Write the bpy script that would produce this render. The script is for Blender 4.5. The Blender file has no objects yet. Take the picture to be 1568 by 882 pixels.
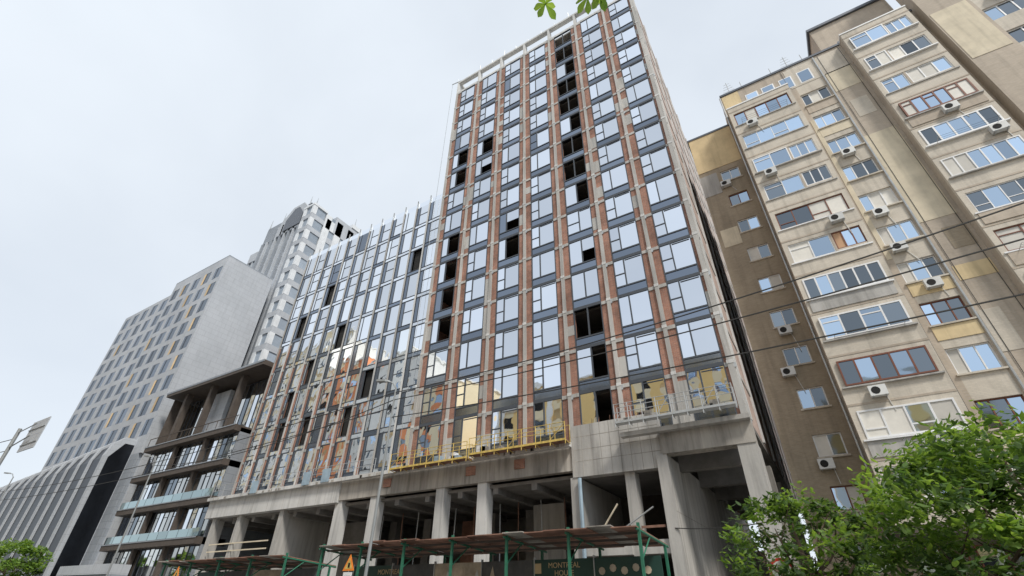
import bpy, math, random
from mathutils import Matrix, Vector
random.seed(7)
R=random.random
def U(a,b): return a+(b-a)*random.random()
scene=bpy.context.scene

# ------------------------------------------------ materials
def nn(nt,t,**k):
    n=nt.nodes.new(t)
    for a,b in k.items(): setattr(n,a,b)
    return n
def base(name):
    m=bpy.data.materials.new(name); m.use_nodes=True
    return m,m.node_tree,m.node_tree.nodes['Principled BSDF']
def stain(nt,var,scale,streak):
    L=nt.links
    tc=nn(nt,'ShaderNodeTexCoord')
    mp=nn(nt,'ShaderNodeMapping'); mp.inputs['Scale'].default_value=(1,1,0.18 if streak else 1)
    L.new(tc.outputs['Object'],mp.inputs[0])
    n1=nn(nt,'ShaderNodeTexNoise'); n1.inputs['Scale'].default_value=scale; n1.inputs['Detail'].default_value=7; n1.inputs['Roughness'].default_value=.65
    L.new(mp.outputs[0],n1.inputs['Vector'])
    mr=nn(nt,'ShaderNodeMapRange'); mr.inputs[1].default_value=.3; mr.inputs[2].default_value=.7
    mr.inputs[3].default_value=1-var; mr.inputs[4].default_value=1+var
    L.new(n1.outputs[0],mr.inputs[0])
    return tc,n1,mr.outputs[0]
def drips(nt,tc,val,amt):
    # narrow vertical dirt runs
    L=nt.links
    mp=nn(nt,'ShaderNodeMapping'); mp.inputs['Scale'].default_value=(1,1,.07); L.new(tc.outputs['Object'],mp.inputs[0])
    n=nn(nt,'ShaderNodeTexNoise'); n.inputs['Scale'].default_value=3.2; n.inputs['Detail'].default_value=4; L.new(mp.outputs[0],n.inputs['Vector'])
    mr=nn(nt,'ShaderNodeMapRange'); mr.inputs[1].default_value=.5; mr.inputs[2].default_value=.72; mr.inputs[3].default_value=1; mr.inputs[4].default_value=1-amt
    L.new(n.outputs[0],mr.inputs[0])
    mu=nn(nt,'ShaderNodeMath',operation='MULTIPLY'); L.new(val,mu.inputs[0]); L.new(mr.outputs[0],mu.inputs[1])
    return mu.outputs[0]
def island(nt,val,amt):
    L=nt.links
    g=nn(nt,'ShaderNodeNewGeometry')
    mr=nn(nt,'ShaderNodeMapRange'); mr.inputs[3].default_value=1-amt; mr.inputs[4].default_value=1+amt
    L.new(g.outputs['Random Per Island'],mr.inputs[0])
    mu=nn(nt,'ShaderNodeMath',operation='MULTIPLY'); L.new(val,mu.inputs[0]); L.new(mr.outputs[0],mu.inputs[1])
    return mu.outputs[0]
def mat(name,col,rough=.85,metal=0,var=.12,scale=1.2,streak=False,bump=0.0,isl=0,drip=0):
    m,nt,b=base(name); L=nt.links
    tc,n1,v=stain(nt,var,scale,streak)
    if drip: v=drips(nt,tc,v,drip)
    if isl: v=island(nt,v,isl)
    sc=nn(nt,'ShaderNodeVectorMath',operation='SCALE'); sc.inputs[0].default_value=col
    L.new(v,sc.inputs['Scale']); L.new(sc.outputs[0],b.inputs['Base Color'])
    b.inputs['Roughness'].default_value=rough; b.inputs['Metallic'].default_value=metal
    if bump:
        n2=nn(nt,'ShaderNodeTexNoise'); n2.inputs['Scale'].default_value=scale*8; n2.inputs['Detail'].default_value=5
        L.new(tc.outputs['Object'],n2.inputs['Vector'])
        bp=nn(nt,'ShaderNodeBump'); bp.inputs['Strength'].default_value=bump; bp.inputs['Distance'].default_value=.03
        L.new(n2.outputs[0],bp.inputs['Height']); L.new(bp.outputs[0],b.inputs['Normal'])
    return m
def brick(name,c1,c2,mort,var=.2,scale=.5,bw=.26,bh=.08,ms=.012,streak=False,isl=0,drip=0):
    m,nt,b=base(name); L=nt.links
    tc,n1,v=stain(nt,var,scale,streak)
    if drip: v=drips(nt,tc,v,drip)
    if isl: v=island(nt,v,isl)
    sx=nn(nt,'ShaderNodeSeparateXYZ'); L.new(tc.outputs['Object'],sx.inputs[0])
    ad=nn(nt,'ShaderNodeMath',operation='ADD'); L.new(sx.outputs[0],ad.inputs[0]); L.new(sx.outputs[1],ad.inputs[1])
    cb=nn(nt,'ShaderNodeCombineXYZ'); L.new(ad.outputs[0],cb.inputs[0]); L.new(sx.outputs[2],cb.inputs[1])
    bt=nn(nt,'ShaderNodeTexBrick'); L.new(cb.outputs[0],bt.inputs['Vector'])
    bt.inputs['Color1'].default_value=(*c1,1); bt.inputs['Color2'].default_value=(*c2,1); bt.inputs['Mortar'].default_value=(*mort,1)
    bt.inputs['Scale'].default_value=1; bt.inputs['Mortar Size'].default_value=ms
    bt.inputs['Brick Width'].default_value=bw; bt.inputs['Row Height'].default_value=bh
    sc=nn(nt,'ShaderNodeVectorMath',operation='SCALE'); L.new(bt.outputs['Color'],sc.inputs[0]); L.new(v,sc.inputs['Scale'])
    L.new(sc.outputs[0],b.inputs['Base Color']); b.inputs['Roughness'].default_value=.9
    return m
def glass(name,col,rough=.03,tilt=.03,wave=.15,isl=.15,metal=1.0):
    m,nt,b=base(name); L=nt.links
    g=nn(nt,'ShaderNodeNewGeometry'); tc=nn(nt,'ShaderNodeTexCoord')
    wn=nn(nt,'ShaderNodeTexWhiteNoise',noise_dimensions='1D'); L.new(g.outputs['Random Per Island'],wn.inputs['W'])
    s=nn(nt,'ShaderNodeVectorMath',operation='SUBTRACT'); L.new(wn.outputs['Color'],s.inputs[0]); s.inputs[1].default_value=(.5,.5,.5)
    s2=nn(nt,'ShaderNodeVectorMath',operation='SCALE'); L.new(s.outputs[0],s2.inputs[0]); s2.inputs['Scale'].default_value=tilt
    n2=nn(nt,'ShaderNodeTexNoise'); n2.inputs['Scale'].default_value=1.1; n2.inputs['Detail'].default_value=1
    L.new(tc.outputs['Object'],n2.inputs['Vector'])
    bp=nn(nt,'ShaderNodeBump'); bp.inputs['Strength'].default_value=wave; bp.inputs['Distance'].default_value=.03
    L.new(n2.outputs[0],bp.inputs['Height'])
    a=nn(nt,'ShaderNodeVectorMath',operation='ADD'); L.new(bp.outputs[0],a.inputs[0]); L.new(s2.outputs[0],a.inputs[1])
    no=nn(nt,'ShaderNodeVectorMath',operation='NORMALIZE'); L.new(a.outputs[0],no.inputs[0])
    L.new(no.outputs[0],b.inputs['Normal'])
    mr=nn(nt,'ShaderNodeMapRange'); mr.inputs[3].default_value=1-isl; mr.inputs[4].default_value=1+isl*.6
    L.new(wn.outputs['Value'],mr.inputs[0])
    sc=nn(nt,'ShaderNodeVectorMath',operation='SCALE'); sc.inputs[0].default_value=col; L.new(mr.outputs[0],sc.inputs['Scale'])
    L.new(sc.outputs[0],b.inputs['Base Color']); b.inputs['Metallic'].default_value=metal; b.inputs['Roughness'].default_value=rough
    return m

M={}
M['conc']=mat('raw_concrete',(.43,.42,.4),.9,var=.25,scale=.7,streak=True,bump=.3,drip=.3)
M['conc2']=mat('pale_concrete',(.56,.56,.55),.9,var=.2,scale=.6,streak=True,bump=.3,drip=.25)
M['concd']=mat('stained_concrete',(.34,.32,.29),.92,var=.5,scale=.5,streak=True,bump=.3,drip=.45)
M['inner']=mat('shaded_interior_concrete',(.19,.183,.175),.95,var=.3,scale=.8)  # raw concrete darkened: shade inside the podium openings is put into the colour
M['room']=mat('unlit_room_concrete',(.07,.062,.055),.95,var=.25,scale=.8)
M['redbrick']=brick('red_brick',(.36,.15,.095),(.25,.105,.07),(.32,.25,.21),var=.38,scale=.7,drip=.2)
M['pinkbrick']=brick('pinkish_brick',(.5,.37,.32),(.42,.3,.26),(.46,.41,.37),var=.2,scale=.5)
M['tan']=brick('tan_brick',(.5,.43,.345),(.44,.375,.295),(.44,.39,.34),var=.16,scale=.3,drip=.16)
M['tand']=brick('ochre_brick',(.37,.305,.22),(.31,.255,.18),(.33,.285,.23),var=.18,scale=.35,drip=.2)
M['tanl']=brick('pale_brick',(.61,.555,.47),(.55,.5,.42),(.52,.48,.42),var=.17,scale=.35,drip=.2)
M['yelp']=mat('yellow_insulation_panel',(.66,.53,.32),.9,var=.14,scale=.8,drip=.15)
M['creamp']=mat('cream_insulation_panel',(.63,.56,.43),.9,var=.14,scale=.8,drip=.15)
M['dframe']=mat('dark_window_frame',(.06,.07,.085),.7,var=.05)
M['spand']=glass('spandrel_glass',(.22,.255,.31),.12,.02,.1,.25)
M['glass']=glass('tower_glass',(.76,.8,.86),.02,.03,.2,.18)
M['glassb']=glass('curtain_glass',(.84,.87,.91),.02,.035,.25,.22)
M['glassblue']=glass('blue_window_glass',(.48,.6,.74),.03,.06,.2,.4)
M['glassdark']=glass('dark_window_glass',(.2,.23,.26),.05,.06,.2,.4)
M['glassm']=glass('bronze_tinted_glass',(.62,.62,.6),.03,.05,.2,.35)
M['hotelwin']=mat('hotel_window',(.13,.155,.19),.25,1,var=.1,isl=.4)
M['dull']=mat('dull_grey_glass',(.27,.32,.38),.45,var=.1,isl=.25)
M['curtain']=mat('curtain',(.62,.6,.55),.6,var=.1,isl=.25)
M['white']=mat('white_frame',(.76,.77,.78),.5,var=.08)
M['brownf']=mat('brown_frame',(.17,.06,.035),.6,var=.1)
M['orangep']=mat('orange_panel',(.5,.3,.17),.7,var=.1)
M['black']=mat('black_cladding',(.05,.055,.065),.35,1,var=.1)
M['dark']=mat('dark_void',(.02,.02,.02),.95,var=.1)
M['panel']=brick('grey_facade_panel',(.45,.48,.52),(.43,.46,.5),(.36,.38,.42),var=.1,scale=.15,bw=1.6,bh=.82,ms=.025,drip=.1)
M['panel2']=brick('mid_grey_panel',(.29,.32,.36),(.27,.3,.34),(.21,.23,.26),var=.1,scale=.15,bw=1.6,bh=.82,ms=.025,drip=.1)
M['blind']=mat('ochre_blind',(.6,.46,.28),.8,var=.1,isl=.25)
M['yblind']=mat('ochre_shutter',(.66,.48,.25),.8,var=.1,isl=.25)
M['whitep']=mat('white_panel',(.66,.69,.72),.6,var=.1)
M['bronze']=mat('bronze_fascia',(.085,.07,.06),.75,var=.2)
M['greenglass']=glass('balustrade_glass',(.42,.52,.52),.05,.02,.1,.25)
M['yellow']=mat('yellow_paint',(.56,.41,.11),.6,var=.4,scale=4)
M['steel']=mat('galvanised_steel',(.45,.47,.48),.45,.4,var=.15,scale=3)
M['pole']=mat('grey_pole_paint',(.3,.32,.33),.5,.3,var=.1)
M['green']=mat('green_post_paint',(.03,.16,.1),.5,var=.2,scale=3)
M['rust']=mat('rusty_sheet',(.23,.125,.09),.85,var=.45,scale=1.5,isl=.25)
M['board']=mat('dark_green_board',(.015,.055,.045),.5,var=.15)
M['board2']=mat('charcoal_board',(.07,.075,.08),.5,var=.35,scale=2)
M['board3']=mat('beige_print',(.42,.36,.28),.6,var=.4,scale=1.5)
M['gold']=mat('gold_lettering',(.55,.42,.24),.5,var=.05)
M['orange']=mat('orange_sign',(.85,.25,.03),.5,var=.05)
M['redp']=mat('red_sign_paint',(.6,.04,.03),.5,var=.05)
M['asph']=mat('asphalt',(.05,.05,.052),.9,var=.2,scale=3,bump=.3)
M['pave']=brick('paving',(.32,.31,.3),(.28,.27,.26),(.16,.16,.15),var=.1,bw=.4,bh=.4)
M['kerb']=mat('kerb_stone',(.36,.36,.35),.9)
M['mark']=mat('road_paint',(.7,.7,.68),.8)
M['earth']=mat('ground_earth',(.27,.26,.23),.95,var=.2,scale=.1)
M['cream']=mat('cream_render',(.9,.76,.5),.8,var=.05,scale=.3)
M['creamw']=mat('white_render',(.9,.88,.82),.8,var=.04,scale=.3)
M['yelr']=mat('yellow_render',(.92,.64,.26),.8,var=.06,scale=.3)
M['terra']=mat('terracotta_render',(.85,.32,.14),.8,var=.08,scale=.3)
M['bark']=mat('bark',(.12,.09,.065),.95,var=.3,scale=6,bump=.6)
M['ac']=mat('ac_casing',(.62,.63,.62),.5,var=.1,isl=.15)
M['wire']=mat('wire_black',(.03,.03,.03),.6)
M['bluebar']=mat('blue_tarp',(.3,.4,.48),.7,var=.2)
M['roofd']=mat('roof_metal',(.12,.13,.15),.4,.5,var=.1)
def leafmat(name,c1,c2):
    m,nt,b=base(name); L=nt.links
    g=nn(nt,'ShaderNodeNewGeometry')
    cr=nn(nt,'ShaderNodeValToRGB'); cr.color_ramp.elements[0].color=(*c1,1); cr.color_ramp.elements[1].color=(*c2,1)
    L.new(g.outputs['Random Per Island'],cr.inputs[0]); L.new(cr.outputs[0],b.inputs['Base Color'])
    b.inputs['Roughness'].default_value=.5
    tr=nn(nt,'ShaderNodeBsdfTranslucent')
    s=nn(nt,'ShaderNodeVectorMath',operation='MULTIPLY'); s.inputs[1].default_value=(2.3,2.1,1.0); L.new(cr.outputs[0],s.inputs[0]); L.new(s.outputs[0],tr.inputs[0])
    mx=nn(nt,'ShaderNodeMixShader'); mx.inputs[0].default_value=.45
    L.new(b.outputs[0],mx.inputs[1]); L.new(tr.outputs[0],mx.inputs[2])
    L.new(mx.outputs[0],nt.nodes['Material Output'].inputs['Surface'])
    return m
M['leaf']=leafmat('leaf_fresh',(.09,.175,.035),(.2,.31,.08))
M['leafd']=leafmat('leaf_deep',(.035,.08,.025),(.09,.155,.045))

# ------------------------------------------------ mesh builder
class MB:
    def __init__(s): s.v=[];s.f=[];s.m=[];s.ms=[]
    def mi(s,k):
        if k not in s.ms: s.ms.append(k)
        return s.ms.index(k)
    def box(s,x0,x1,y0,y1,z0,z1,k):
        if x1<=x0 or y1<=y0 or z1<=z0: return
        n=len(s.v); i=s.mi(k)
        s.v+=[(x0,y0,z0),(x1,y0,z0),(x1,y1,z0),(x0,y1,z0),(x0,y0,z1),(x1,y0,z1),(x1,y1,z1),(x0,y1,z1)]
        s.f+=[(n,n+3,n+2,n+1),(n+4,n+5,n+6,n+7),(n,n+1,n+5,n+4),(n+1,n+2,n+6,n+5),(n+2,n+3,n+7,n+6),(n+3,n,n+4,n+7)]
        s.m+=[i]*6
    def poly(s,pts,k):
        n=len(s.v); s.v+=[tuple(p) for p in pts]; s.f.append(tuple(range(n,n+len(pts)))); s.m.append(s.mi(k))
    def prism(s,pts,d,k):
        n=len(pts); d=Vector(d); a=[Vector(p) for p in pts]; b=[p+d for p in a]
        s.poly(a[::-1],k); s.poly(b,k)
        for i in range(n): s.poly([a[i],a[(i+1)%n],b[(i+1)%n],b[i]],k)
    def tube(s,p0,p1,r,k,n=6,r1=None):
        p0=Vector(p0);p1=Vector(p1); d=(p1-p0)
        if d.length<1e-6: return
        d.normalize(); a=d.orthogonal().normalized(); b=d.cross(a); r1=r if r1 is None else r1
        c=len(s.v); i=s.mi(k)
        for j in range(n):
            t=2*math.pi*j/n; o=a*math.cos(t)+b*math.sin(t); s.v.append(tuple(p0+o*r)); s.v.append(tuple(p1+o*r1))
        for j in range(n):
            q=(j+1)%n; s.f.append((c+2*j,c+2*q,c+2*q+1,c+2*j+1)); s.m.append(i)
        s.f.append(tuple(c+2*j for j in range(n))[::-1]); s.f.append(tuple(c+2*j+1 for j in range(n))); s.m+=[i,i]
    def build(s,name,parent=None):
        me=bpy.data.meshes.new(name); me.from_pydata(s.v,[],s.f)
        for k in s.ms: me.materials.append(M[k])
        me.polygons.foreach_set('material_index',s.m); me.update()
        o=bpy.data.objects.new(name,me); scene.collection.objects.link(o)
        if parent: o.parent=parent
        return o
def empty(name):
    o=bpy.data.objects.new(name,None); scene.collection.objects.link(o); return o
def wall(mb,x0,x1,y0,y1,z0,z1,cols,rows,k,k2=None):
    cols=sorted(cols); rows=sorted(rows); c=x0
    for a,b in cols:
        mb.box(c,a,y0,y1,z0,z1,k); z=z0
        for p,q in rows:
            mb.box(a,b,y0,y1,z,p,k2 or k); z=q
        mb.box(a,b,y0,y1,z,z1,k2 or k); c=b
    mb.box(c,x1,y0,y1,z0,z1,k)
def window(fm,gm,x0,x1,z0,z1,y,nv=2,fk='white',gk=('glassblue',),t=.07,transom=0,d=.09,splits=None):
    fm.box(x0,x1,y,y+d,z0,z0+t,fk); fm.box(x0,x1,y,y+d,z1-t,z1,fk)
    fm.box(x0,x0+t,y,y+d,z0+t,z1-t,fk); fm.box(x1-t,x1,y,y+d,z0+t,z1-t,fk)
    xs=[x0+t]+[x0+(x1-x0)*f for f in (splits or [i/nv for i in range(1,nv)])]+[x1-t]
    for i in range(len(xs)-1):
        a,b=xs[i],xs[i+1]
        if i>0: fm.box(a-t/2,a+t/2,y+.003,y+d,z0+t,z1-t,fk)
        gm.box(a,b,y+d*.5,y+d*.5+.02,z0+t,z1-t,random.choice(gk))
        if transom and i%2==0: fm.box(a+t/2,b-t/2,y+.005,y+d*.48,z0+(z1-z0)*transom,z0+(z1-z0)*transom+t*.8,fk)

# ------------------------------------------------ TOWER
tower=empty('construction_tower_block')
w=MB();fr=MB();gl=MB();inn=MB()
XL,BW,Z0,FH,NF=-27.0,3.54,10.45,3.3,15
XR=XL+7*BW; Y=28.0; ZT=Z0+NF*FH; YB=60
dark={(4,1):'h',(4,2):'f',(2,5):'h',(0,4):'h',(0,5):'h',(0,6):'h',(0,9):'h',(0,10):'h',(0,3):'h',(2,6):'q',(4,0):'h',(1,9):'q',(1,10):'h',(4,4):'q'}
for k in range(6,15): dark[(4,k)]='f' if k%3 else 'h'
for i in range(8):
    x=XL+i*BW; a,b=(x-.02,x+.24) if i<7 else (x-.3,x+.02)
    w.box(a,b,Y-.13,Y+.5,Z0,ZT,'conc')
    w.box(a,b,Y-.13,Y+.5,ZT+.003,62.3,'conc2')
    for k in range(NF):
        z=Z0+k*FH
        w.box(a-.03,b+.03,Y-.15,Y-.13,z-.12,z+.1,'conc2')
        if R()<.5: w.box(b,b+.12,Y-.12,Y-.062,z-.4,z-.1,'steel')
for k in range(NF):
    z=Z0+k*FH
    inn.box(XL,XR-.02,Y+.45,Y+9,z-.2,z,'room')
    for i in range(7):
        x=XL+i*BW; a=x+.78;b=x+3.06
        xe=x+BW-(.3 if i==6 else .02)
        w.box(x+.24,a,Y,Y+.4,z,z+FH-.26,'redbrick'); w.box(b,xe,Y,Y+.4,z,z+FH-.26,'redbrick')
        w.box(x+.24,a,Y-.06,Y+.4,z+FH-.26,z+FH,'conc'); w.box(b,xe,Y-.06,Y+.4,z+FH-.26,z+FH,'conc')
        if R()<.2: w.box(x+.24,a,Y-.02,Y,z+U(0,1.5),z+U(1.6,2.8),'conc')
        if R()<.2: w.box(b,xe,Y-.02,Y,z+U(0,1.5),z+U(1.6,2.8),'conc')
        y=Y-.04; t=.07; s=z+.78
        fr.box(a,a+t,y,y+.14,z,z+FH,'dframe'); fr.box(b-t,b,y,y+.14,z,z+FH,'dframe')
        fr.box(a+t,b-t,y,y+.14,z,z+.12,'dframe'); fr.box(a+t,b-t,y,y+.14,s-.05,s+.06,'dframe'); fr.box(a+t,b-t,y,y+.14,z+FH-.12,z+FH,'dframe')
        gl.box(a+t,b-t,y+.05,y+.07,z+.12,s-.05,'spand')
        d=dark.get((i,k)); mx=a+(b-a)*(.36 if i!=4 else .5)
        fr.box(mx-.045,mx+.045,y-.002,y+.14,s+.06,z+FH-.12,'dframe')
        if d!='f':
            gl.box(a+t,mx-.045,y+.05,y+.07,s+.06,z+FH-.12,'glass' if R()>.02 else 'spand')
            h=s+.06+(z+FH-.12-s)*.42
            if (i+k)%4!=3 and d is None:
                fr.box(a+t,mx-.045,y+.01,y+.05,h,h+.08,'dframe'); 
                fr.box(mx+.1,b-t-.06,y+.01,y+.045,z+FH-.28,z+FH-.22,'dframe')
        if d is None: gl.box(mx+.045,b-t,y+.05,y+.07,s+.06,z+FH-.12,'glass' if R()>.015 else 'spand')
        if d=='q':
            gl.box(mx+.045,b-t,y+.05,y+.07,s+1.2,z+FH-.12,'glass')
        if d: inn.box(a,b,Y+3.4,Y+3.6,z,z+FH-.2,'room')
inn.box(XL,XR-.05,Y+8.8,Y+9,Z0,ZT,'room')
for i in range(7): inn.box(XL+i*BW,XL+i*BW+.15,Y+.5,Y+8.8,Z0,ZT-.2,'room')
w.box(XL,XR,Y+.4,YB,ZT-.05,ZT+.25,'conc')
w.box(XL-.02,XR+.02,Y-.14,Y+.4,62.3,62.62,'conc2')
w.box(XL-.02,XL+.4,Y+.4,50,62.3,62.62,'conc2')
for j in range(5): w.box(XL,XL+.35,Y+4*j+4,Y+4*j+4.35,ZT,62.3,'conc2')
w.box(XL+.3,XR-.3,Y,Y+.2,ZT,ZT+.45,'conc2')
for i in range(14):
    x=XL+i*1.9; w.tube((x,Y,62.6),(x+U(-.2,.2),Y-.1,62.6+U(.5,1.2)),.03,'steel')
w.tube((XL-.9,Y-.3,62.6),(XL+.4,Y,62.9),.06,'steel')
w.tube((XL-.8,Y-.3,62.5),(XL-.8,Y-.3,Z0+1),.02,'steel',4)
sw=MB()
for k in range(NF):
    z=Z0+k*FH
    sw.box(XR-.4,XR,Y+.5,YB,z,z+FH-.26,'pinkbrick'); sw.box(XR-.4,XR+.05,Y+.5,YB,z+FH-.26,z+FH,'conc')
    if k%2==0: sw.box(XR-.1,XR+.04,34,35.2,z+.9,z+2.4,'dframe')
for j in range(7): sw.box(XR-.3,XR+.12,Y+.5+j*5,Y+.9+j*5,Z0,62.3,'conc2')
sw.box(XR-.4,XR,28.5,YB,ZT,62.3,'pinkbrick')
sw.box(XL,XL+.4,Y+.4,YB,Z0,ZT,'redbrick'); sw.box(XL,XR,YB-.4,YB,Z0,ZT,'redbrick')
sw.build('side_walls',tower)
w.build('brick_and_concrete_frame',tower); fr.build('window_frames',tower); gl.build('window_glass',tower); inn.build('interior_floors',tower)

# ------------------------------------------------ LOW WING
wing=empty('glazed_wing_building')
w=MB();fr=MB();gl=MB()
XA,NB=-50.2,12; bw=(XL-XA-.04)/NB; NFB=9; ZB=Z0+NFB*FH
for i in range(NB):
    x=XA+i*bw
    w.box(x,x+.16,Y-.1,Y+.4,Z0,ZB+.05,'conc2' if i%2 else 'conc')
    w.box(x+.05,x+.12,Y-.1,Y,ZB+.05,ZB+1.2,'steel')
    for k in range(NFB):
        z=Z0+k*FH; y=Y-.04;t=.05
        bk=(k<5-i*.55) or (i%4==0 and k<2)
        a=x+(.5 if bk else .16); b=x+bw
        if bk:
            w.box(x+.16,a,Y-.02,Y+.4,z,z+FH-.25,'redbrick'); w.box(x+.16,a,Y-.06,Y+.4,z+FH-.25,z+FH,'conc')
        m=a+(.3 if bk else .5)
        fr.box(a,a+t,y,y+.12,z,z+FH,'dframe'); fr.box(b-t,b,y,y+.12,z,z+FH,'dframe')
        s=z+.5
        fr.box(a+t,b-t,y,y+.12,z,z+.1,'dframe'); fr.box(a+t,b-t,y,y+.12,s-.03,s+.03,'dframe')
        fr.box(m-.03,m+.03,y+.002,y+.12,s+.03,z+FH,'dframe')
        gl.box(a+t,b-t,y+.04,y+.06,z+.1,s-.03,'spand' if (i*3+k)%4==0 or R()<.1 else 'glassb')
        gl.box(a+t,m-.03,y+.04,y+.06,s+.03,z+FH,'spand' if R()<.8 else 'glassb')
        if (i,k) in ((10,6),(5,4),(7,1),(2,2),(1,5),(8,2),(3,6),(2,1),(4,1),(3,3)):
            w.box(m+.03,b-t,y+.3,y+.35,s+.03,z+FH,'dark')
        else:
            gl.box(m+.03,b-t,y+.04,y+.06,s+.03,z+FH,'glassb' if R()>.04 else 'spand')
            if R()<.5: fr.box(m+.03,b-t,y+.005,y+.035,s+1.5,s+1.56,'dframe')
w.box(XA,XL,Y+.4,46,ZB-.3,ZB,'conc'); w.box(XA,XA+.4,Y+.4,46,Z0,ZB-.3,'redbrick'); w.box(XA,XL-.02,45.6,46,Z0,ZB-.3,'redbrick')
gl.box(XA,XL-.1,Y+.05,Y+.07,ZB+.05,ZB+.8,'glassb')
w.build('frame',wing); fr.build('window_frames',wing); gl.build('window_glass',wing)

# ------------------------------------------------ PODIUM
pod=empty('concrete_podium'); p=MB()
XP=-53.0
p.box(XP,-33.9,Y-.35,Y+.3,8.6,Z0-.02,'conc2'); p.box(-33.9,-12.7,Y-.2,Y+.3,8.75,Z0-.02,'concd'); p.box(-12.7,-7.0,Y-.35,Y+.3,8.3,Z0+1.0,'conc')
p.box(-7.0,XR+.1,Y-.55,Y+.3,8.95,Z0-.1,'concd'); p.box(-9.2,XR+.15,Y-1.0,Y-.55,Z0-.35,Z0-.1,'conc')
p.box(XP,-12.7,Y-.7,Y-.35,Z0-.3,Z0-.02,'conc2')
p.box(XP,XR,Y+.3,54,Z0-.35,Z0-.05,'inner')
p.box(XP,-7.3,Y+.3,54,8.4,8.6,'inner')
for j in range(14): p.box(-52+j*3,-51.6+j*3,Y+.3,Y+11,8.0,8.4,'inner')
for x in (-33.9,-29.9,-23.3,-19.65): p.box(x-.38,x+.38,Y-.1,Y+.7,0,8.75,'conc2')
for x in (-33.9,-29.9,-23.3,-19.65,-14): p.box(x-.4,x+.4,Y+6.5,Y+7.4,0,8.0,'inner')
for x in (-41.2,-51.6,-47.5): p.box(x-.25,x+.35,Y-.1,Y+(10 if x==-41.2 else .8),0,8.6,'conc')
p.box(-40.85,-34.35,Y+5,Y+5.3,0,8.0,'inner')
p.box(-12.9,-12.4,Y-.3,Y+10,0,8.3,'conc'); p.box(-9.5,-8.9,Y-.1,Y+.7,0,8.3,'conc')
p.box(-7.4,-6.8,Y-.5,54,0,8.95,'conc'); p.box(XR-.85,XR+.1,Y-.5,Y+1,0,8.95,'conc')
for j in range(1,5): p.box(XR-.5,XR+.05,Y+j*5,Y+j*5+.8,0,8.95,'concd')
for j in range(5): p.box(-6.8,XR-.9,Y+2+j*5,Y+2.5+j*5,8.5,Z0-.35,'inner')
p.box(-6.8,XR-.5,50,50.3,0,6.0,'concd')
p.box(-12.4,-7.4,Y+.3,Y+6,4.4,4.75,'conc'); p.box(-12.4,-9.5,Y-.3,Y+.2,4.1,4.75,'conc')
p.box(-8.9,-7.4,Y-.3,Y+.2,4.1,4.75,'conc')
p.box(-12.4,-7.4,Y+7,Y+7.3,0,8.3,'room')
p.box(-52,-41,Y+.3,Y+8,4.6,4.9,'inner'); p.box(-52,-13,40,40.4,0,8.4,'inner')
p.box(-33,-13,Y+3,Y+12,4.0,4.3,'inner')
p.box(-18.5,-16,Y+5,Y+5.3,4.3,8.0,'conc'); p.box(-28,-26.2,Y+9,Y+9.3,4.3,8.0,'redbrick')
for j in (0,2,3): p.box(-29+j*4,-28.2+j*4,Y-.28,Y-.2,9.3,9.9,'redbrick')
for j in range(9): p.box(-12.6+j*.62,-12.57+j*.62,Y-.355,Y-.35,8.3,Z0+1,'concd')
for zz in (9.2,9.9,10.7): p.box(-12.65,-7.1,Y-.356,Y-.35,zz,zz+.03,'concd')
for j in range(18): p.box(-52+j*2.2,-51.97+j*2.2,Y-.356,Y-.351,8.6,Z0-.3,'concd') if -52+j*2.2<-34.2 else None
# passage wall formwork joints
for j in range(12): p.box(-6.8,-6.794,Y+j*2,Y+j*2+.03,0,8.9,'concd')
for zz in (3,6): p.box(-6.8,-6.793,Y-.4,52,zz,zz+.03,'concd')
p.tube((-12.2,Y-.5,8.2),(-12.2,Y-.5,3),.12,'bluebar')
for z in (5.6,6.2): p.box(-51,-42,Y-.15,Y-.101,z,z+.1,'creamp')
for z in (4.9,5.5): p.box(-33.4,-24,Y+2.9,Y+2.95,z,z+.09,'creamp')
p.box(-12.3,-9.5,Y-.4,Y-.32,5.3,5.42,'rust'); p.box(-8.8,-7.5,Y-.4,Y-.32,5.3,5.42,'rust')
p.tube((-11.5,Y-.4,4.8),(-10,Y-.45,6.6),.05,'creamp'); p.tube((-10.8,Y-.4,4.8),(-8,Y-.45,6.3),.04,'steel')
for i in range(10): # props on the mezzanine
    x=-32+i*1.9+U(-.3,.3); p.tube((x,Y+3.4,4.3),(x+U(-.1,.1),Y+3.4,8.0),.04,'rust' if i%2 else 'steel')
for i in range(40):
    x=U(-52,-13); p.box(x,x+U(.1,.35),Y-.72,Y-.7,Z0-.3,Z0-.1,'concd')
for x in (-46,-38.5,-36.0): p.box(x,x+1.0,Y-.75,Y-.71,Z0-.2,Z0+.9,'bluebar')
for i in range(13):
    x=XP+.3+i*1.9; p.tube((x,Y-.6,Z0),(x,Y-.6,Z0+1.1),.025,'steel')
p.tube((XP+.3,Y-.6,Z0+1.1),(-30,Y-.6,Z0+1.1),.025,'steel'); p.tube((XP+.3,Y-.6,Z0+.6),(-30,Y-.6,Z0+.6),.02,'steel')
for i in range(26): # rebar stubs
    x=U(-12.6,-7.2); p.tube((x,Y-.1,Z0+1),(x+U(-.05,.05),Y-.1,Z0+1+U(.2,.5)),.012,'rust',4)
p.build('podium_structure',pod)

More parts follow.
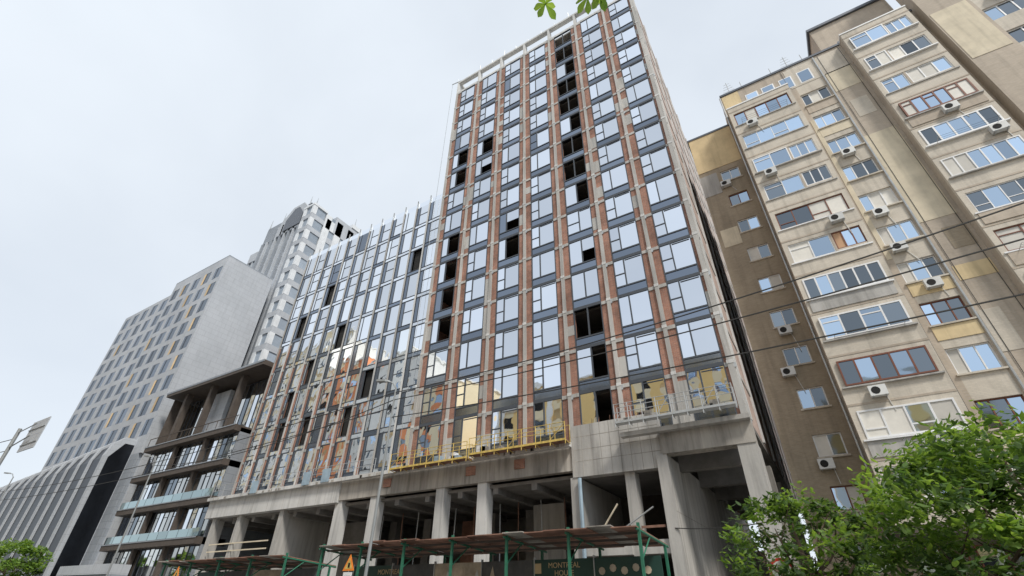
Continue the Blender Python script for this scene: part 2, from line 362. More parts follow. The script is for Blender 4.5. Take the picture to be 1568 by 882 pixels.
def platform(name,x0,x1,z,col,y0,y1,step):
    e=empty(name); s=MB()
    s.box(x0,x1,y0,y1,z,z+.06,'rust' if col=='yellow' else 'steel')
    s.box(x0,x1,y0-.03,y0,z-.03,z+.1,col)
    n=int((x1-x0)/step)
    for i in range(n+1):
        x=x0+(x1-x0)*i/n; s.tube((x,y0,z-.25),(x,y0,z+1.15),.028,col); s.tube((x,y0,z),(x,y1,z-.1),.03,col); s.tube((x,y1,z),(x,y1,z+1.1),.022,col)
        if i<n and i%3==0: s.tube((x,y0,z+.1),(x+(x1-x0)/n,y0,z+1.1),.02,col)
    for h in (.6,1.12): s.tube((x0,y0,z+h),(x1,y0,z+h),.022,col)
    s.tube((x0,y1,z+1.1),(x1,y1,z+1.1),.02,col)
    for i in range(4):
        x=U(x0+.3,x1-.8); s.box(x,x+U(.3,.6),y0+.15,y1-.1,z+.06,z+U(.25,.6),random.choice(['bluebar','concd','white']))
    s.build('deck_and_rails',e)
platform('yellow_scaffold_platform',-27.4,-20.2,10.2,'yellow',26.6,27.3,1.05)
platform('yellow_scaffold_platform',-20.0,-12.6,10.35,'yellow',26.6,27.3,1.05)
platform('suspended_work_platform',-9.2,-2.5,10.75,'steel',26.4,26.95,.8)

# ------------------------------------------------ RIGHT APARTMENT BLOCK
apt=empty('brick_apartment_block')
w=MB();fr=MB();gl=MB();ac=MB()
zc=lambda k:9.98+2.944*k
FK=['white','white','white','brownf','white']
def acu(x,y,z):
    ac.box(x-.4,x+.4,y-.42,y-.1,z,z+.56,'ac')
    ac.tube((x-.1,y-.43,z+.28),(x-.1,y-.415,z+.28),.21,'dark',12)
    for q in (-.3,.3): ac.box(x+q-.02,x+q+.02,y-.5,y,z-.05,z-.003,'steel')
    ac.tube((x+.3,y-.03,z+.1),(x+.3+U(.05,.4),y-.03,z+U(-1.4,-.6)),.02,'ac',4)
YM=32.0
rows=[(zc(k)-.72,zc(k)+.78) for k in range(-2,10)]
def main(x0,x1,zt,cols,y=YM,k='tan',rws=rows,k2=None): wall(w,x0,x1,y,y+.5,0,zt,cols,rws,k,k2)
main(2.5,7.7,41.2,[],k='tan')
wall(w,7.7,12.1,YM,YM+.5,0,41.2,[(8.0,9.9)],rows,'tan','tanl')
for (a,b) in ((8.0,9.9),):
    for r0,r1 in rows:
        fk=random.choice(FK)
        window(fr,gl,a,b,r0,r1,YM+.12,3,fk,('glassblue','glassblue','glassdark','curtain'),splits=[.3,.66])
        w.box(a-.1,b+.1,YM-.12,YM+.1,r0-.1,r0-.003,'tanl')
        if R()<.3: w.box(a-.05,b+.05,YM-.04,YM,r0-.95,r0-.12,random.choice(['creamp','yelp','tan']))
        if R()<.75: acu(U(8.3,9.7),YM,r0-.75)
def bay(x0,x1,ks,ztop,y=31.1):
    rws=[(zc(k)-.7,zc(k)+.82) for k in ks]
    z0=rws[0][0]-1.2
    wall(w,x0,x1,y,y+.25,z0,ztop,[(x0+.3,x1-.3)],rws,'tanl')
    for xx in (x0,x1-.25): w.box(xx,xx+.25,y+.25,YM,z0,ztop,'tan')
    w.box(x0-.05,x1+.05,y-.05,YM,ztop,ztop+.12,'white')
    for kk,(r0,r1) in zip(ks,rws):
        w.box(x0+.25,x1-.25,y+.25,YM,r0-.9,r0-.7,'conc')
        fk='brownf' if (kk*7+int(x0))%4==1 else 'white'
        gk=random.choice([('glassblue','glassblue','curtain'),('glassblue','glassdark'),('glassblue',),('glassblue','glassdark','curtain')])
        if kk==4 and x0<5: gk=('glassblue','orangep','curtain')
        oy=random.choice([.06,.06,-.14,-.05])
        nv=random.choice([4,5,6]); a,b=x0+.3,x1-.3
        if R()<.35: # two separately glazed units
            mid=a+(b-a)*random.choice([.38,.6]); window(fr,gl,a,mid-.06,r0,r1,y+oy,2,fk,gk,transom=.7)
            window(fr,gl,mid+.06,b,r0+.15,r1,y+.06,3,random.choice(FK),gk); w.box(mid-.06,mid+.06,y+.02,y+.2,r0,r1,'tan'); w.box(mid+.06,b,y+.03,y+.2,r0,r0+.15,'tanl')
        else: window(fr,gl,a,b,r0,r1,y+oy,nv,fk,gk,transom=random.choice([0,.7,.3]),t=random.choice([.05,.07,.09]))
        w.box(x0+.1,x1-.1,y-.16 if oy<0 else y-.08,y,r0-.12,r0-.04,'white' if R()<.4 else 'conc')
        w.box(x0+.0,x1,y-.02,y,r1+.3,r1+.42,'tan')
        if R()<.35: w.box(x0+.2,x1-.2,y-.06,y,r0-.95,r0-.13,random.choice(['tan','creamp','tand','conc']))
        if R()<.4: acu(U(x0+.8,x1-.8),y,r0-.85)
        if R()<.25: # laundry line bracket
            for q in (a+.4,b-.4): w.tube((q,y,r0-.1),(q,y-.7,r0-.05),.015,'steel',4)
            for q in range(3): w.tube((a+.4,y-.3-.2*q,r0-.06),(b-.4,y-.3-.2*q,r0-.06),.008,'wire',3)
bay(2.6,7.4,range(-1,10),38.2)
bay(12.2,16.6,range(-1,11),41.2)
main(12.1,17.2,41.4,[]); 
wall(w,17.2,26,YM-.9,YM+.5,0,50,[(19.6,21.9),(23.2,25)],rows+[(zc(k)-.72,zc(k)+.78) for k in (10,11)],'tan','tanl')
for a,b in ((19.6,21.9),(23.2,25)):
    for k in range(-2,12):
        window(fr,gl,a,b,zc(k)-.72,zc(k)+.78,YM-.78,3,random.choice(FK),('glassblue','glassdark','curtain'))
        if R()<.4: acu((a+b)/2,YM-.9,zc(k)-1.5)
w.box(2.5,12.1,YM-.1,YM+.6,41.2,41.42,'roofd'); w.box(12.1,17.2,YM-.1,YM+.6,41.4,41.62,'roofd')
w.box(11.4,17.2,YM+1.5,44,41.4,46.5,'tan'); w.box(11.2,17.2,YM+1.3,44,46.5,46.8,'roofd')
for x in (4.9,6.2,7.6,9.0):
    w.box(x-.5,x+.5,YM-.03,YM,38.6,40.1,'white'); gl.box(x-.4,x+.4,YM-.05,YM-.03,38.7,40.0,'glassblue'); 
rw=[(zc(k)-.65,zc(k)+.65) for k in range(-2,9)]
XS=-1.25
wall(w,XS,2.5,34,34.5,0,39.4,[(.5,2.0)],rw,'tand')
for r0,r1 in rw:
    window(fr,gl,.5,2.0,r0,r1,34.1,2,random.choice(FK),('glassblue','glassdark','curtain'))
    w.box(.4,2.1,33.9,34,r0-.1,r0-.003,'tanl')
    if R()<.6: acu(U(.4,1.9),34,r0-.75)
w.box(XS,XS+.4,34.5,50,0,39.4,'tand'); w.box(2.5,3.0,YM+.5,34,0,41.2,'tand'); w.box(2.5,2.9,34.5,50,0,41.2,'tan')
w.box(XS-.1,2.5,33.9,50,39.4,39.6,'roofd')
w.box(XS,2.48,33.96,34,34.8,39.4,'yelp'); w.box(XS,.2,33.97,34,31.8,34.3,'conc'); w.box(XS+.3,.4,33.965,34,26,27.8,'creamp')
for (x0,x1,z0,z1,k) in ((2.6,4.0,38.5,41.1,'yelp'),(10.1,12,22.0,30.5,'creamp'),(10.2,12,36,38.5,'creamp'),(7.72,8.0,20,34,'creamp'),(10.3,12,17.5,18.5,'yelp'),(10.6,11.7,32.5,34.5,'tanl'),(7.72,12,38.4,40.9,'tanl'),(10.15,11.1,13,15.5,'tanl'),(10.9,12,19.6,21.2,'tand')):
    w.box(x0,x1,YM-.025,YM,z0,z1,k)
for (x0,x1,z0,z1,k) in ((17.3,19.4,33,39,'creamp'),(17.3,18.6,43,46,'creamp'),(17.3,19.5,24,27,'tanl')): w.box(x0,x1,YM-.93,YM-.9,z0,z1,k)
w.box(3,26,49.5,50,0,41.2,'tan'); w.box(25.6,26,YM+.5,50,0,49,'tan')
w.box(2.9,25.6,YM+.6,49.5,41.0,41.19,'conc')
w.tube((10.05,YM-.1,4),(10.05,YM-.1,41),.06,'steel'); w.tube((2.45,YM-.1,4),(2.45,YM-.1,41),.06,'steel')
for x in (7.62,11.9,10.4): w.tube((x,YM-.04,5),(x+U(-.1,.1),YM-.04,41),.018,'wire',4)
for x in (4.5,7,9.5,13,15): w.tube((x,YM+.3,41.4),(x,YM+.3,42.6),.03,'steel')
for x in (3.5,8.5): 
    w.tube((x,YM+1,41.4),(x,YM+1,44.2),.03,'steel')
    for q in range(4): w.tube((x-.5+.08*q,YM+1,42.9+.35*q),(x+.5-.08*q,YM+1,42.9+.35*q),.015,'steel',4)
w.box(2.5,17,29.5,31.9,4.6,5.0,'bronze')
for i in range(6): window(fr,gl,2.9+i*2.3,4.9+i*2.3,.6,4.3,31.6,2,'brownf',('glassdark','glassblue'))
w.build('walls',apt);fr.build('window_frames',apt);gl.build('window_glass',apt);ac.build('air_conditioners',apt)

# ------------------------------------------------ TERRACED OFFICE
off=empty('terraced_office_building'); w=MB();fr=MB();gl=MB()
X0,X1=-72.5,-53.2
w.box(X0,X1,Y+2.9,37,0,25,'panel2')
w.box(X0-.6,-51.5,Y-.6,Y+9,25.0,25.6,'bronze'); w.box(X0-.65,-51.45,Y-.65,Y-.6,25.35,25.62,'panel2')
lev=[3.2,6.9,10.6,14.3,18.0]
for z in lev:
    w.box(X0-.3,X1,Y-.5,Y+2.6,z-.45,z+.2,'bronze')
    w.box(X0-.35,X1+.05,Y-.56,Y-.5,z+.08,z+.18,'panel2')
    if z in (10.6,6.9):
        for i in range(10):
            a=X0+i*1.95; gl.box(a+.03,a+1.9,Y-.45,Y-.42,z+.22,z+.95,'greenglass')
    if z==18.0:
        for i in range(11): w.box(X0+i*1.9,X0+i*1.9+.06,Y-.45,Y-.4,z+.2,z+1.15,'bronze')
        w.box(X0,X1,Y-.46,Y-.38,z+1.15,z+1.22,'bronze')
for z,h in ((3.45,3.0),(7.15,3.0),(10.85,3.0),(14.55,3.0),(18.3,6.5)):
    n=10
    for i in range(n):
        a=X0+.2+i*1.9
        window(fr,gl,a,a+1.88,z,z+h,Y+(.3 if z<18 else 2.2),2,'dframe',('glassm','glassm','glassb','glassdark'),transom=.75,t=.05)
    w.box(X0,X0+.2,Y+.3,Y+2.9,z,z+h,'bronze')
for x in (-57,-63.5,-69.5): w.box(x,x+.6,Y+.2,Y+.9,18.2,25,'bronze')
for x in (-59.5,-66): 
    for z in (3.4,7.1,10.8,14.5): w.box(x,x+.5,Y-.1,Y+.3,z,z+3.05,'bronze')
w.box(X1-.2,X1,Y+.3,Y+2.9,0,18,'panel2')
w.box(-66,-61,Y+1.6,Y+2.1,18.2,24.5,'panel')
w.box(X0-3,X0+9,Y-2.5,Y-.57,4.0,4.9,'panel'); w.box(X0-3,X0+9,Y-2.3,Y-.57,0,4.0,'panel2')
w.build('slabs',off);fr.build('window_frames',off);gl.build('window_glass',off)

# ------------------------------------------------ GREY HOTEL
hot=empty('grey_panel_hotel'); w=MB();fr=MB();gl=MB()
def hrow(x0,x1,y,z0,z1,n,k,yb):
    rr=[(z,z+2.3) for z in [20.5+3.3*j for j in range(20)] if z+2.6<z1]
    sp=(x1-x0)/n; cc=[(x0+sp*i+sp*.2,x0+sp*i+sp*.2+2.1) for i in range(n)]
    wall(w,x0,x1,y,y+.5,z0,z1,cc,rr,k)
    for ci,(a,b) in enumerate(cc):
        for ri,(p0,p1) in enumerate(rr):
            q=(ci+ri)%2
            gl.box(a+.6,b,y+.03,y+.06,p0,p1,'hotelwin')
            gl.box(a,a+.6,y-.02,y+.05,p0,p1,'blind' if (q and R()<yb) else 'hotelwin')
            fr.box(a+.58,a+.64,y-.01,y+.03,p0,p1,'dframe')
hrow(-92.0,-75.0,28,18,51,5,'panel',.7)
hrow(-112,-94.0,28.8,18,50,5,'panel',.15)
w.box(-94,-92,29.5,34,0,50.5,'panel2')
w.box(-75.4,-75,28.5,36.5,0,51,'panel'); w.box(-92,-75,28,36.5,51,51.25,'panel2')
w.box(-112,-94,29,44,50,50.25,'panel2'); w.box(-92,-75.4,36,36.5,0,51,'panel'); w.box(-112,-111.6,29.3,44,0,50,'panel')
w.box(-92,-75.4,28,28.5,0,18,'panel2'); w.box(-112,-94,28.8,29.3,0,18,'panel2')
w.box(-108,-96,33,42,50.3,54,'panel2'); w.box(-93.5,-86,31,36,51.25,53.5,'panel2')
w.box(-124,-112,29.0,44,0,15,'panel2'); w.box(-124.2,-112,28.8,44,15,15.5,'panel')
x=-77.5
for i in range(13):
    zt=20.0-.2*i
    w.prism([(x,28.0,0),(x,25.2,0),(x,25.2,zt-2.6),(x,25.6,zt-1.0),(x,26.6,zt),(x,28.0,zt)],(-.8,0,0),'panel')
    w.prism([(x-.8,28.0,0),(x-.8,25.3,0),(x-.8,25.3,zt-2.9),(x-.8,25.8,zt-1.4),(x-.8,26.7,zt-.5),(x-.8,28.0,zt-.5)],(-2.6,0,0),'black')
    x-=3.4
w.prism([(-77.49,27.9,0),(-77.49,25.6,0),(-77.49,25.6,17.2),(-77.49,26.8,19.2),(-77.49,27.9,19.2)],(.05,0,0),'black')
w.build('walls',hot);fr.build('window_frames',hot);gl.build('window_glass',hot)

# ------------------------------------------------ stepped tower behind
gt=empty('stepped_grey_high_rise'); w=MB();gl=MB()
TX0,TX1,TY0,TY1=-88.0,-71.5,38.0,49.0
w.box(TX0,TX1-.5,TY0+.5,TY1,0,66,'panel2')
n=9; sp=(TX1-3.2-TX0)/n
for i in range(n):
    x=TX0+i*sp; zt=66+(3 if 1<i<8 else 0)
    w.box(x,x+.5,TY0-.2,TY0+.5,20,zt,'panel' if i%2 else 'panel2')
    z=20
    while z<zt-2:
        gl.box(x+.5,x+sp,TY0+.25,TY0+.3,z+.7,z+3.1,'dull' if i%3 else 'spand'); w.box(x+.5,x+sp,TY0+.2,TY0+.5,z-.2,z+.7,'panel'); z+=3.3
z=20
while z<67:
    w.box(TX1-3.2,TX1,TY0-.6,TY0+2.6,z,z+1.15,'panel'); gl.box(TX1-3.0,TX1-.15,TY0-.4,TY0+2.4,z+1.15,z+3.3,'dull')
    w.box(TX1-.6,TX1+.02,TY0-.62,TY0+.3,z+1.15,z+3.3,'whitep'); w.box(TX1-3.22,TX1-2.3,TY0-.62,TY0,z+1.15,z+3.3,'whitep')
    for j in range(3):
        y=TY0+2.6+j*2.9
        w.box(TX1-.5,TX1,y,y+1.5,z,z+3.3,'whitep'); w.box(TX1-.5,TX1-.1,y+1.5,y+2.9,z,z+1.3,'panel'); gl.box(TX1-.5,TX1-.2,y+1.5,y+2.9,z+1.3,z+3.3,'dull')
    z+=3.3
w.box(TX1-3.3,TX1+.1,TY0-.7,TY0+2.7,69.5,70,'whitep')
w.prism([(TX0+5,TY0-.2,66),(TX1-2.5,TY0-.2,66),(TX1-2.5,TY0-.2,70),(TX1-5,TY0-.2,73),(TX0+8,TY0-.2,73),(TX0+5,TY0-.2,70)],(0,6,0),'panel')
w.prism([(TX0+7,TY0-.4,66.5),(TX1-4,TY0-.4,66.5),(TX1-4,TY0-.4,69.5),(TX1-6,TY0-.4,72),(TX0+9,TY0-.4,72),(TX0+7,TY0-.4,69.5)],(0,.15,0),'roofd')
w.box(TX0+7,TX1-4.5,TY0+1,TY0+6,73,73.7,'roofd')
w.box(TX0,TX0+5,TY0,TY0+7,66,70.5,'panel2'); w.box(TX1-4,TX1,TY0+5,TY1,66,70.5,'panel'); w.box(TX1-3,TX1,TY0+3,TY0+5,66,68.5,'whitep')
w.box(TX1-4.2,TX1+.2,TY1-2,TY1+.2,70.5,71.5,'whitep')
for x,y,z in ((TX1-.5,TY0,70),(TX1-.5,TY1-1,71.5),(TX0+5.2,TY0,70),(TX0+.5,TY0,70.5),(TX1-5,TY0+1,73.5)): w.tube((x,y,z),(x,y,z+U(2,3)),.13,'steel',5,.03)
w.box(-92.5,TX0,39,47,0,63,'panel2')
for i in range(3):
    x=-92.5+i*1.5; w.box(x,x+.4,38.6,39,20,64,'panel'); z=20
    while z<62: gl.box(x+.4,x+1.5,38.75,38.8,z+.5,z+3.1,'dull'); z+=3.3
w.box(-92.7,-90,38.5,41,63,65.5,'panel')
w.build('walls',gt);gl.build('window_glass',gt)

bl=empty('beige_townhouse'); w=MB();fr=MB();gl=MB()
cc=[(-154+3*i,-152.6+3*i) for i in range(6)]; rr=[(1+3.6*i,3+3.6*i) for i in range(4)]
wall(w,-156,-135,28,28.5,0,16,cc,rr,'tanl'); w.box(-156,-135,28.5,40,0,15.9,'tanl')
for a,b in cc:
    for p0,p1 in rr: window(fr,gl,a,b,p0,p1,28.1,2,'white',('glassdark',))
w.box(-156.4,-134.6,27.6,40,16,16.5,'white'); w.prism([(-156.4,27.6,16.5),(-156.4,40,16.5),(-156.4,34,20)],(21.8,0,0),'rust')
w.build('walls',bl);fr.build('frames',bl);gl.build('glass',bl)

# ------------------------------------------------ OPPOSITE SIDE across a wide forecourt (seen in reflections)
def opp(name,x0,x1,zt,wk,ck,y=-32,sp=4.4,fh=4.0):
    e=empty(name); w=MB();gl=MB()
    n=int((x1-x0)/sp); sp=(x1-x0)/n
    cc=[(x0+i*sp+1.3,x0+i*sp+sp-1.3) for i in range(n)]; rr=[]; z=1.0
    while z+2.2<zt-.5: rr.append((z,z+2.1)); z+=fh
    wall(w,x0,x1,y-.5,y,0,zt,cc,rr,wk,ck)
    for a,b in cc:
        for p0,p1 in rr: gl.box(a,b,y-.2,y-.15,p0,p1,random.choice(['glassdark','glassblue','dark','yblind']))
    for i in range(0,n,3): w.box(x0+i*sp,x0+i*sp+1.1,y,y+.4,0,zt,'creamw')
    w.box(x0,x1,y-16,y-.5,0,zt-.02,wk); w.box(x0-.3,x1+.3,y-16.3,y+.5,zt,zt+.6,'creamw')
    w.build('walls',e); gl.build('glass',e)
opp('cream_residential_tower',-170,-122,78,'creamw','cream')
opp('terracotta_residential_block',-122,-108,66,'terra','cream')
opp('white_residential_block',-108,-86,62,'creamw','creamw')
opp('ochre_residential_block',-86,-70,50,'cream','terra')
opp('yellow_residential_block',-58,-8,41,'yelr','cream')
opp('cream_corner_block',2,26,30,'cream','yelr')

# ------------------------------------------------ ground
def sheet(name,x0,x1,y0,y1,z,k):
    m=MB(); m.poly([(x0,y0,z),(x1,y0,z),(x1,y1,z),(x0,y1,z)],k); return m.build(name)
sheet('ground',-2500,2500,-2500,2500,0,'earth')
sheet('road',-400,400,4,17,.004,'asph')
m=MB(); m.box(-400,400,-31.9,3.8,.008,.13,'pave'); m.build('near_pavement')
m=MB(); m.box(-400,400,17.2,25.1,.008,.13,'pave'); m.build('far_pavement')
m=MB(); m.box(-400,400,3.8,4,.006,.15,'kerb'); m.build('near_kerb')
m=MB(); m.box(-400,400,17,17.2,.006,.15,'kerb'); m.build('far_kerb')
m=MB()
for i in range(100): m.poly([(-200+4*i,10.4,.008),(-198+4*i,10.4,.008),(-198+4*i,10.55,.008),(-200+4*i,10.55,.008)],'mark')
m.build('lane_markings')

# ------------------------------------------------ hoarding canopies
def text(body,x,y,z,size,k,parent):
    c=bpy.data.curves.new('lettering','FONT'); c.body=body; c.size=size; c.extrude=.004; c.align_x='CENTER'
    o=bpy.data.objects.new('lettering',c); scene.collection.objects.link(o); o.location=(x,y,z); o.rotation_euler=(math.pi/2,0,0)
    c.materials.append(M[k]); o.parent=parent
def canopy(x0,x1,z,step):
    e=empty('pedestrian_hoarding_canopy'); s=MB()
    n=max(2,int((x1-x0)/step))
    for i in range(n+1):
        x=x0+(x1-x0)*i/n
        s.box(x-.05,x+.05,19.3,19.4,.13,z+.15,'green'); s.box(x-.05,x+.05,22.5,22.6,.13,z-.3,'green')
        s.tube((x,19.1,z-.08),(x,23,z-.34),.05,'green')
        s.tube((x,19.35,z-1.1),(x,20.6,z-.22),.03,'green')
        if i<n:
            dx=(x1-x0)/n
            for q in range(3):
                a=x+dx*q/3; zz=U(-.04,.05); c=R()<.2; yo=U(-.2,.1)
                s.prism([(a+.01,19.0+yo,z+zz),(a+.01,23,z-.28+zz),(a+.01,23,z-.24+zz),(a+.01,19.0+yo,z+.04+zz)],(dx/3+.02,0,0),'concd' if c else 'rust')
            for yy in (19.6,20.7,21.8): s.box(x+.06,x+dx-.06,yy,yy+.08,z-.16-(yy-19)*.07,z-.07-(yy-19)*.07,'bronze')
            k=['board','board2','board3','board2','board'][i%5]
            s.box(x+.02,x+dx-.02,21.8,21.86,.2,3.5,k); s.box(x-.02,x+.02,21.75,21.9,.2,3.6,'steel')
    s.build('posts_and_roof',e); return e
e=canopy(-24,-6.3,4.25,2.9)
text('MONTREAL\nHOUSE',-10.7,21.78,3.16,.3,'gold',e)
text('MONTREAL',-21.2,21.78,3.08,.34,'gold',e)
s=MB(); s.box(-12.3,-9.6,21.795,21.8,2.0,3.49,'board'); s.box(-12.2,-11.85,21.78,21.79,2.95,3.35,'gold')
for i in range(5): s.tube((-8.9+i*.5,21.78,3.0+.1*(i%2)),(-8.9+i*.5,21.76,3.0+.1*(i%2)),.15,'board3',8)
for i in range(4): s.prism([(-17.6+i*.9,21.79,2.2),(-16.9+i*.9,21.79,2.2),(-17.2+i*.9,21.79,3.2+.1*(i%2))],(0,-.01,0),'board3' if i%2 else 'steel')
s.build('printed_graphics',e)
canopy(-40,-27,3.95,2.9)
s=MB()
for i in range(10): s.box(-6.3+i*.9,-5.45+i*.9,24,24.05,.13,2.2,'steel')
s.build('site_fence')

# ------------------------------------------------ street furniture
def lamp(x,y,h,dx):
    e=empty('street_lamp'); s=MB()
    s.tube((x,y,.13),(x,y,1.2),.11,'pole',8); s.tube((x,y,1.2),(x,y,h),.06,'pole',8,.035)
    s.tube((x,y,h-.05),(x+dx*.5,y-.1,h+.2),.025,'pole'); s.tube((x+dx*.5,y-.1,h+.2),(x+dx,y-.3,h+.22),.025,'pole')
    s.prism([(x+dx+.05,y-.2,h+.2),(x+dx-.05,y-.38,h+.2),(x+dx-.4,y-.5,h+.23),(x+dx-.5,y-.4,h+.24),(x+dx-.4,y-.28,h+.23)],(0,0,.08),'pole')
    s.build('pole_and_head',e)
lamp(-13.2,12.5,8.8,-.25); lamp(-35,14.1,9.0,-.3); lamp(-52,12,9.4,-.3)
e=empty('overhead_road_sign'); s=MB()
s.tube((-46.2,9.6,.13),(-46.2,9.6,11.5),.11,'pole',8)
s.tube((-46.2,9.6,10.2),(-43.2,9.6,10.6),.04,'pole'); s.tube((-46.2,9.6,11.2),(-43.2,9.6,11.4),.035,'pole')
s.prism([(-44.6,9.75,9.7),(-41.9,9.75,9.7),(-41.9,9.75,11.7),(-44.6,9.75,11.7)],(0,.06,0),'panel')
for q in range(2): s.box(-44.6,-41.9,9.7,9.745,10.1+q*1.0,10.15+q*1.0,'steel')
s.build('panel_and_post',e)
def warn(x,y,z):
    e=empty('roadworks_warning_sign'); s=MB()
    s.tube((x,y+.05,.13),(x,y+.05,z+.3),.03,'steel')
    s.prism([(x-.4,y,z-.3),(x+.4,y,z-.3),(x,y,z+.4)],(0,.02,0),'orange')
    s.prism([(x-.26,y-.006,z-.22),(x+.26,y-.006,z-.22),(x,y-.006,z+.24)],(0,.005,0),'yellow')
    s.box(x-.05,x+.08,y-.012,y-.008,z-.17,z+.03,'black')
    s.box(x-.3,x+.3,y,y+.02,z-.8,z-.36,'white'); s.box(x-.2,x+.2,y-.006,y-.003,z-.65,z-.52,'black')
    s.build('plates',e)
warn(-20.8,18.5,3.35); warn(-36.5,18.5,3.2)
e=empty('traffic_sign'); s=MB(); s.tube((-1.6,17.5,.13),(-1.6,17.5,2.9),.03,'steel'); s.tube((-1.6,17.45,2.6),(-1.6,17.43,2.6),.35,'redp',16)
s.tube((-1.6,17.42,2.6),(-1.6,17.41,2.6),.27,'white',16); s.build('post_and_disc',e)

WB=MB()
def wire(p0,p1,sag,r=.018):
    p0=Vector(p0);p1=Vector(p1);n=16;pts=[]
    for i in range(n+1):
        t=i/n; q=p0.lerp(p1,t); q.z-=sag*4*t*(1-t); pts.append(q)
    for a,b in zip(pts,pts[1:]): WB.tube(a,b,r,'wire',4)
wire((-13.2,12.5,8.6),(9.8,10.5,8.7),.5); wire((-13.2,12.5,8.3),(9.8,10.5,7.7),.35); wire((-13.2,12.5,7.6),(9.8,10.5,6.4),.25)
wire((-60,12,8.9),(-13.2,12.5,8.6),.8); wire((-60,12,8.2),(-13.2,12.5,8.0),.7); wire((-75,6,11),(-46.2,9.6,10.8),.3,.025); wire((-75,5,9.8),(-46.2,9.6,10),.3,.025)
wire((-35,14.1,8.7),(-13.2,12.5,8.3),.6)
wire((-7,27.5,5.2),(-1.2,26,5.2),.2,.03)
WB.build('overhead_wires')

# ------------------------------------------------ trees
def leafcl(mb,c,r,n,size,k):
    i=mb.mi(k)
    for _ in range(n):
        while True:
            d=Vector((U(-1,1),U(-1,1),U(-1,1)))
            if d.length<1: break
        q=Vector(c)+Vector((d.x*r,d.y*r,d.z*r*.7))
        a=Vector((U(-1,1),U(-1,1),U(-.8,.4))).normalized(); b=a.cross(Vector((U(-.6,.6),U(-.6,.6),1))).normalized()
        s=size*U(.6,1.25); nrm=a.cross(b)
        p=[q-a*s,q-a*s*.2+b*s*.42+nrm*s*.12,q+a*s*.5+b*s*.34,q+a*s,q+a*s*.5-b*s*.34,q-a*s*.2-b*s*.42+nrm*s*.12]
        j=len(mb.v); mb.v+=[tuple(t) for t in p]; mb.f.append((j,j+1,j+2,j+3)); mb.f.append((j,j+3,j+4,j+5)); mb.m+=[i,i]
def tree(name,x,y,h,rx,zc0,zc1,ncl,npl,size,dens=.5,tr=.14,mixk=.75):
    e=empty(name); t=MB(); lf=MB()
    t.tube((x,y,0),(x+.1,y,zc0+.2),tr,'bark',10,tr*.75); top=Vector((x+.1,y,zc0+.1))
    t.tube(top,(x,y,zc1-.6),tr*.7,'bark',8,.03)
    for i in range(11):
        an=i*2.4+U(-.3,.3); rr=rx*U(.5,.85); zz=U(zc0+.6,zc1-.5)
        st=Vector((x+.05,y,U(zc0-.1,(zc0+zc1)/2))); en=Vector((x+math.cos(an)*rr,y+math.sin(an)*rr,zz)); mid=st.lerp(en,.5)+Vector((0,0,-.15))
        t.tube(st,mid,tr*.4,'bark',6,tr*.25); t.tube(mid,en,tr*.25,'bark',5,.012)
        for _ in range(3):
            q=en+Vector((U(-.6,.6),U(-.6,.6),U(-.2,.6))); t.tube(mid.lerp(en,U(.3,1)),q,.018,'bark',4,.006)
    for _ in range(ncl):
        an=U(0,6.283); v=U(0,1); zz=zc0+(zc1-zc0)*v
        prof=math.sin(math.pi*(.15+.8*v))**.7; rr=rx*prof*math.sqrt(U(.15,1))*U(.85,1.15)
        c=(x+math.cos(an)*rr,y+math.sin(an)*rr,zz); cr=U(.2,.5)*rx/2.2
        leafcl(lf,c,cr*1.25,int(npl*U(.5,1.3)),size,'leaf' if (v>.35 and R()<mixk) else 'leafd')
    t.build('trunk_and_limbs',e); lf.build('foliage',e)
tree('street_tree',3.25,13.2,5,2.85,1.4,4.75,190,90,.1,mixk=.68)
tree('street_tree',-.9,15.6,4.6,2.05,1.4,4.2,85,60,.1,mixk=.4)
tree('street_tree',-72,20,7,3.2,2,6.6,70,60,.22)
tree('street_tree',-84,20,7,3.2,2,7,70,60,.22)
e=empty('chestnut_tree'); t=MB(); lf=MB()
t.tube((1.5,-2.5,.1),(1.3,-2.4,5.2),.22,'bark',12,.16); t.tube((1.3,-2.4,5.2),(1.0,-2.6,9.5),.16,'bark',8,.05)
t.tube((1.3,-2.4,4.8),(.3,-.2,6.9),.08,'bark',8,.04); t.tube((.3,-.2,6.9),(-.55,1.9,6.85),.04,'bark',6,.012)
def leaflet(o,d,up,L):
    d=d.normalized(); s=d.cross(up).normalized(); n=s.cross(d)
    prof=[(0,.02),(.3,.13),(.6,.22),(.78,.2),(1,.0)]
    i=lf.mi('leaf'); j=len(lf.v)
    for a,wd in prof:
        c=o+d*L*a-n*L*.25*a*a
        lf.v.append(tuple(c-s*wd*L+n*.03*L)); lf.v.append(tuple(c)); lf.v.append(tuple(c+s*wd*L+n*.03*L))
    for q in range(4):
        b=j+3*q; lf.f.append((b,b+1,b+4,b+3)); lf.f.append((b+1,b+2,b+5,b+4)); lf.m+=[i,i]
def palm(o,L):
    up=Vector((U(-.3,.3),U(-.3,.3),1)).normalized(); a0=U(0,6.28)
    for q in range(6):
        an=a0+q*.95; leaflet(o,Vector((math.cos(an),math.sin(an),-.45+U(-.2,.1))),up,L*U(.75,1.05))
for o in ((-.56,2.2,6.55),(-.42,2.2,6.5),(-.98,2.12,6.75),(-.5,2.1,6.8),(-.8,1.95,6.85),(-.3,2.0,6.7),(-.6,1.7,7.0)): palm(Vector(o),.18); t.tube(o,(-.5,1.85,6.88),.006,'bark',4)
for _ in range(260): palm(Vector((U(-1.2,3.5),U(-5,.4),U(6.8,10))),.2)
t.build('trunk_and_limbs',e); lf.build('foliage',e)

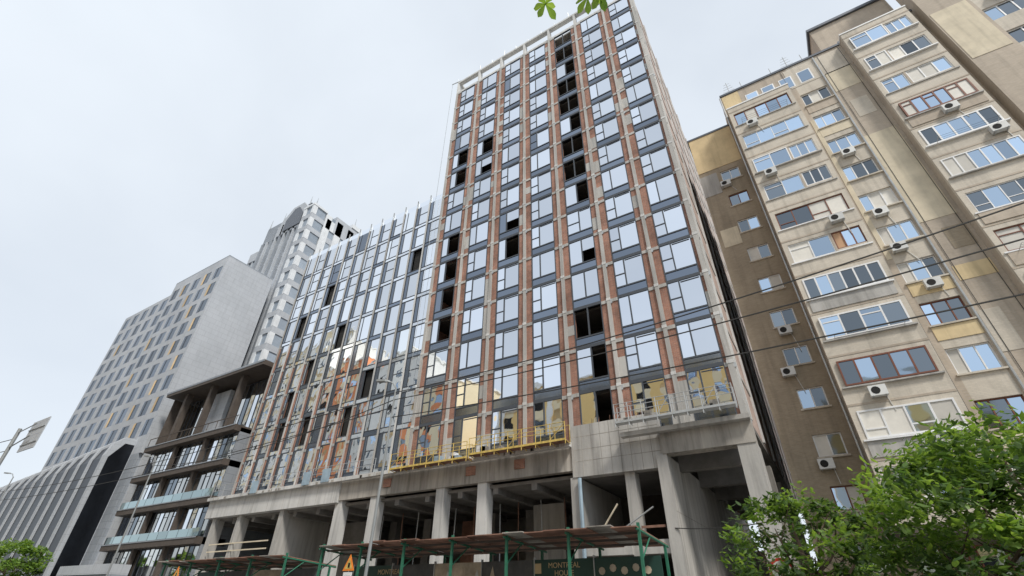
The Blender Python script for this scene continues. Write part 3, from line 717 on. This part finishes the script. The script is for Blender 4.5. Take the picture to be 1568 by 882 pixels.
# ------------------------------------------------ sky & light
wd=bpy.data.worlds.new('World'); scene.world=wd; wd.use_nodes=True; nt=wd.node_tree; L=nt.links
bg=nt.nodes['Background']; bg.inputs['Strength'].default_value=.1
EL,AZ=50,124
sk=nn(nt,'ShaderNodeTexSky',sky_type='NISHITA'); sk.sun_disc=False; sk.sun_elevation=math.radians(EL); sk.sun_rotation=math.radians(AZ)
tc=nn(nt,'ShaderNodeTexCoord'); mp=nn(nt,'ShaderNodeMapping'); mp.inputs['Scale'].default_value=(1,1,1.6); L.new(tc.outputs['Generated'],mp.inputs[0])
n1=nn(nt,'ShaderNodeTexNoise'); n1.inputs['Scale'].default_value=1.3; n1.inputs['Detail'].default_value=5; n1.inputs['Roughness'].default_value=.5; n1.inputs['Distortion'].default_value=.2
L.new(mp.outputs[0],n1.inputs['Vector'])
mr=nn(nt,'ShaderNodeMapRange'); mr.inputs[1].default_value=.3; mr.inputs[2].default_value=.7; mr.inputs[3].default_value=.78; mr.inputs[4].default_value=1.0; L.new(n1.outputs[0],mr.inputs[0])
mx=nn(nt,'ShaderNodeMix',data_type='RGBA'); L.new(mr.outputs[0],mx.inputs['Factor']); L.new(sk.outputs[0],mx.inputs[6]); mx.inputs[7].default_value=(8.7,9.4,10.2,1)
L.new(mx.outputs[2],bg.inputs['Color'])
sun=bpy.data.lights.new('sun','SUN'); sun.energy=3.2; sun.angle=math.radians(10); sun.color=(1,.94,.85)
so=bpy.data.objects.new('sun',sun); scene.collection.objects.link(so)
d=Vector((math.sin(math.radians(AZ))*math.cos(math.radians(EL)),math.cos(math.radians(AZ))*math.cos(math.radians(EL)),math.sin(math.radians(EL))))
so.rotation_euler=d.to_track_quat('Z','Y').to_euler()

# ------------------------------------------------ camera
cam=bpy.data.cameras.new('camera'); co=bpy.data.objects.new('camera',cam); scene.collection.objects.link(co)
cam.lens=16.44; cam.sensor_width=36; cam.clip_end=6000; cam.clip_start=.05
rot=Matrix.Rotation(math.radians(32.1),4,'Z')@Matrix.Rotation(math.radians(124.5),4,'X')@Matrix.Rotation(math.radians(.94),4,'Z')
co.matrix_world=Matrix.Translation((0,0,1.6))@rot
scene.camera=co
scene.view_settings.view_transform='Standard'; scene.view_settings.look='None'; scene.view_settings.exposure=0
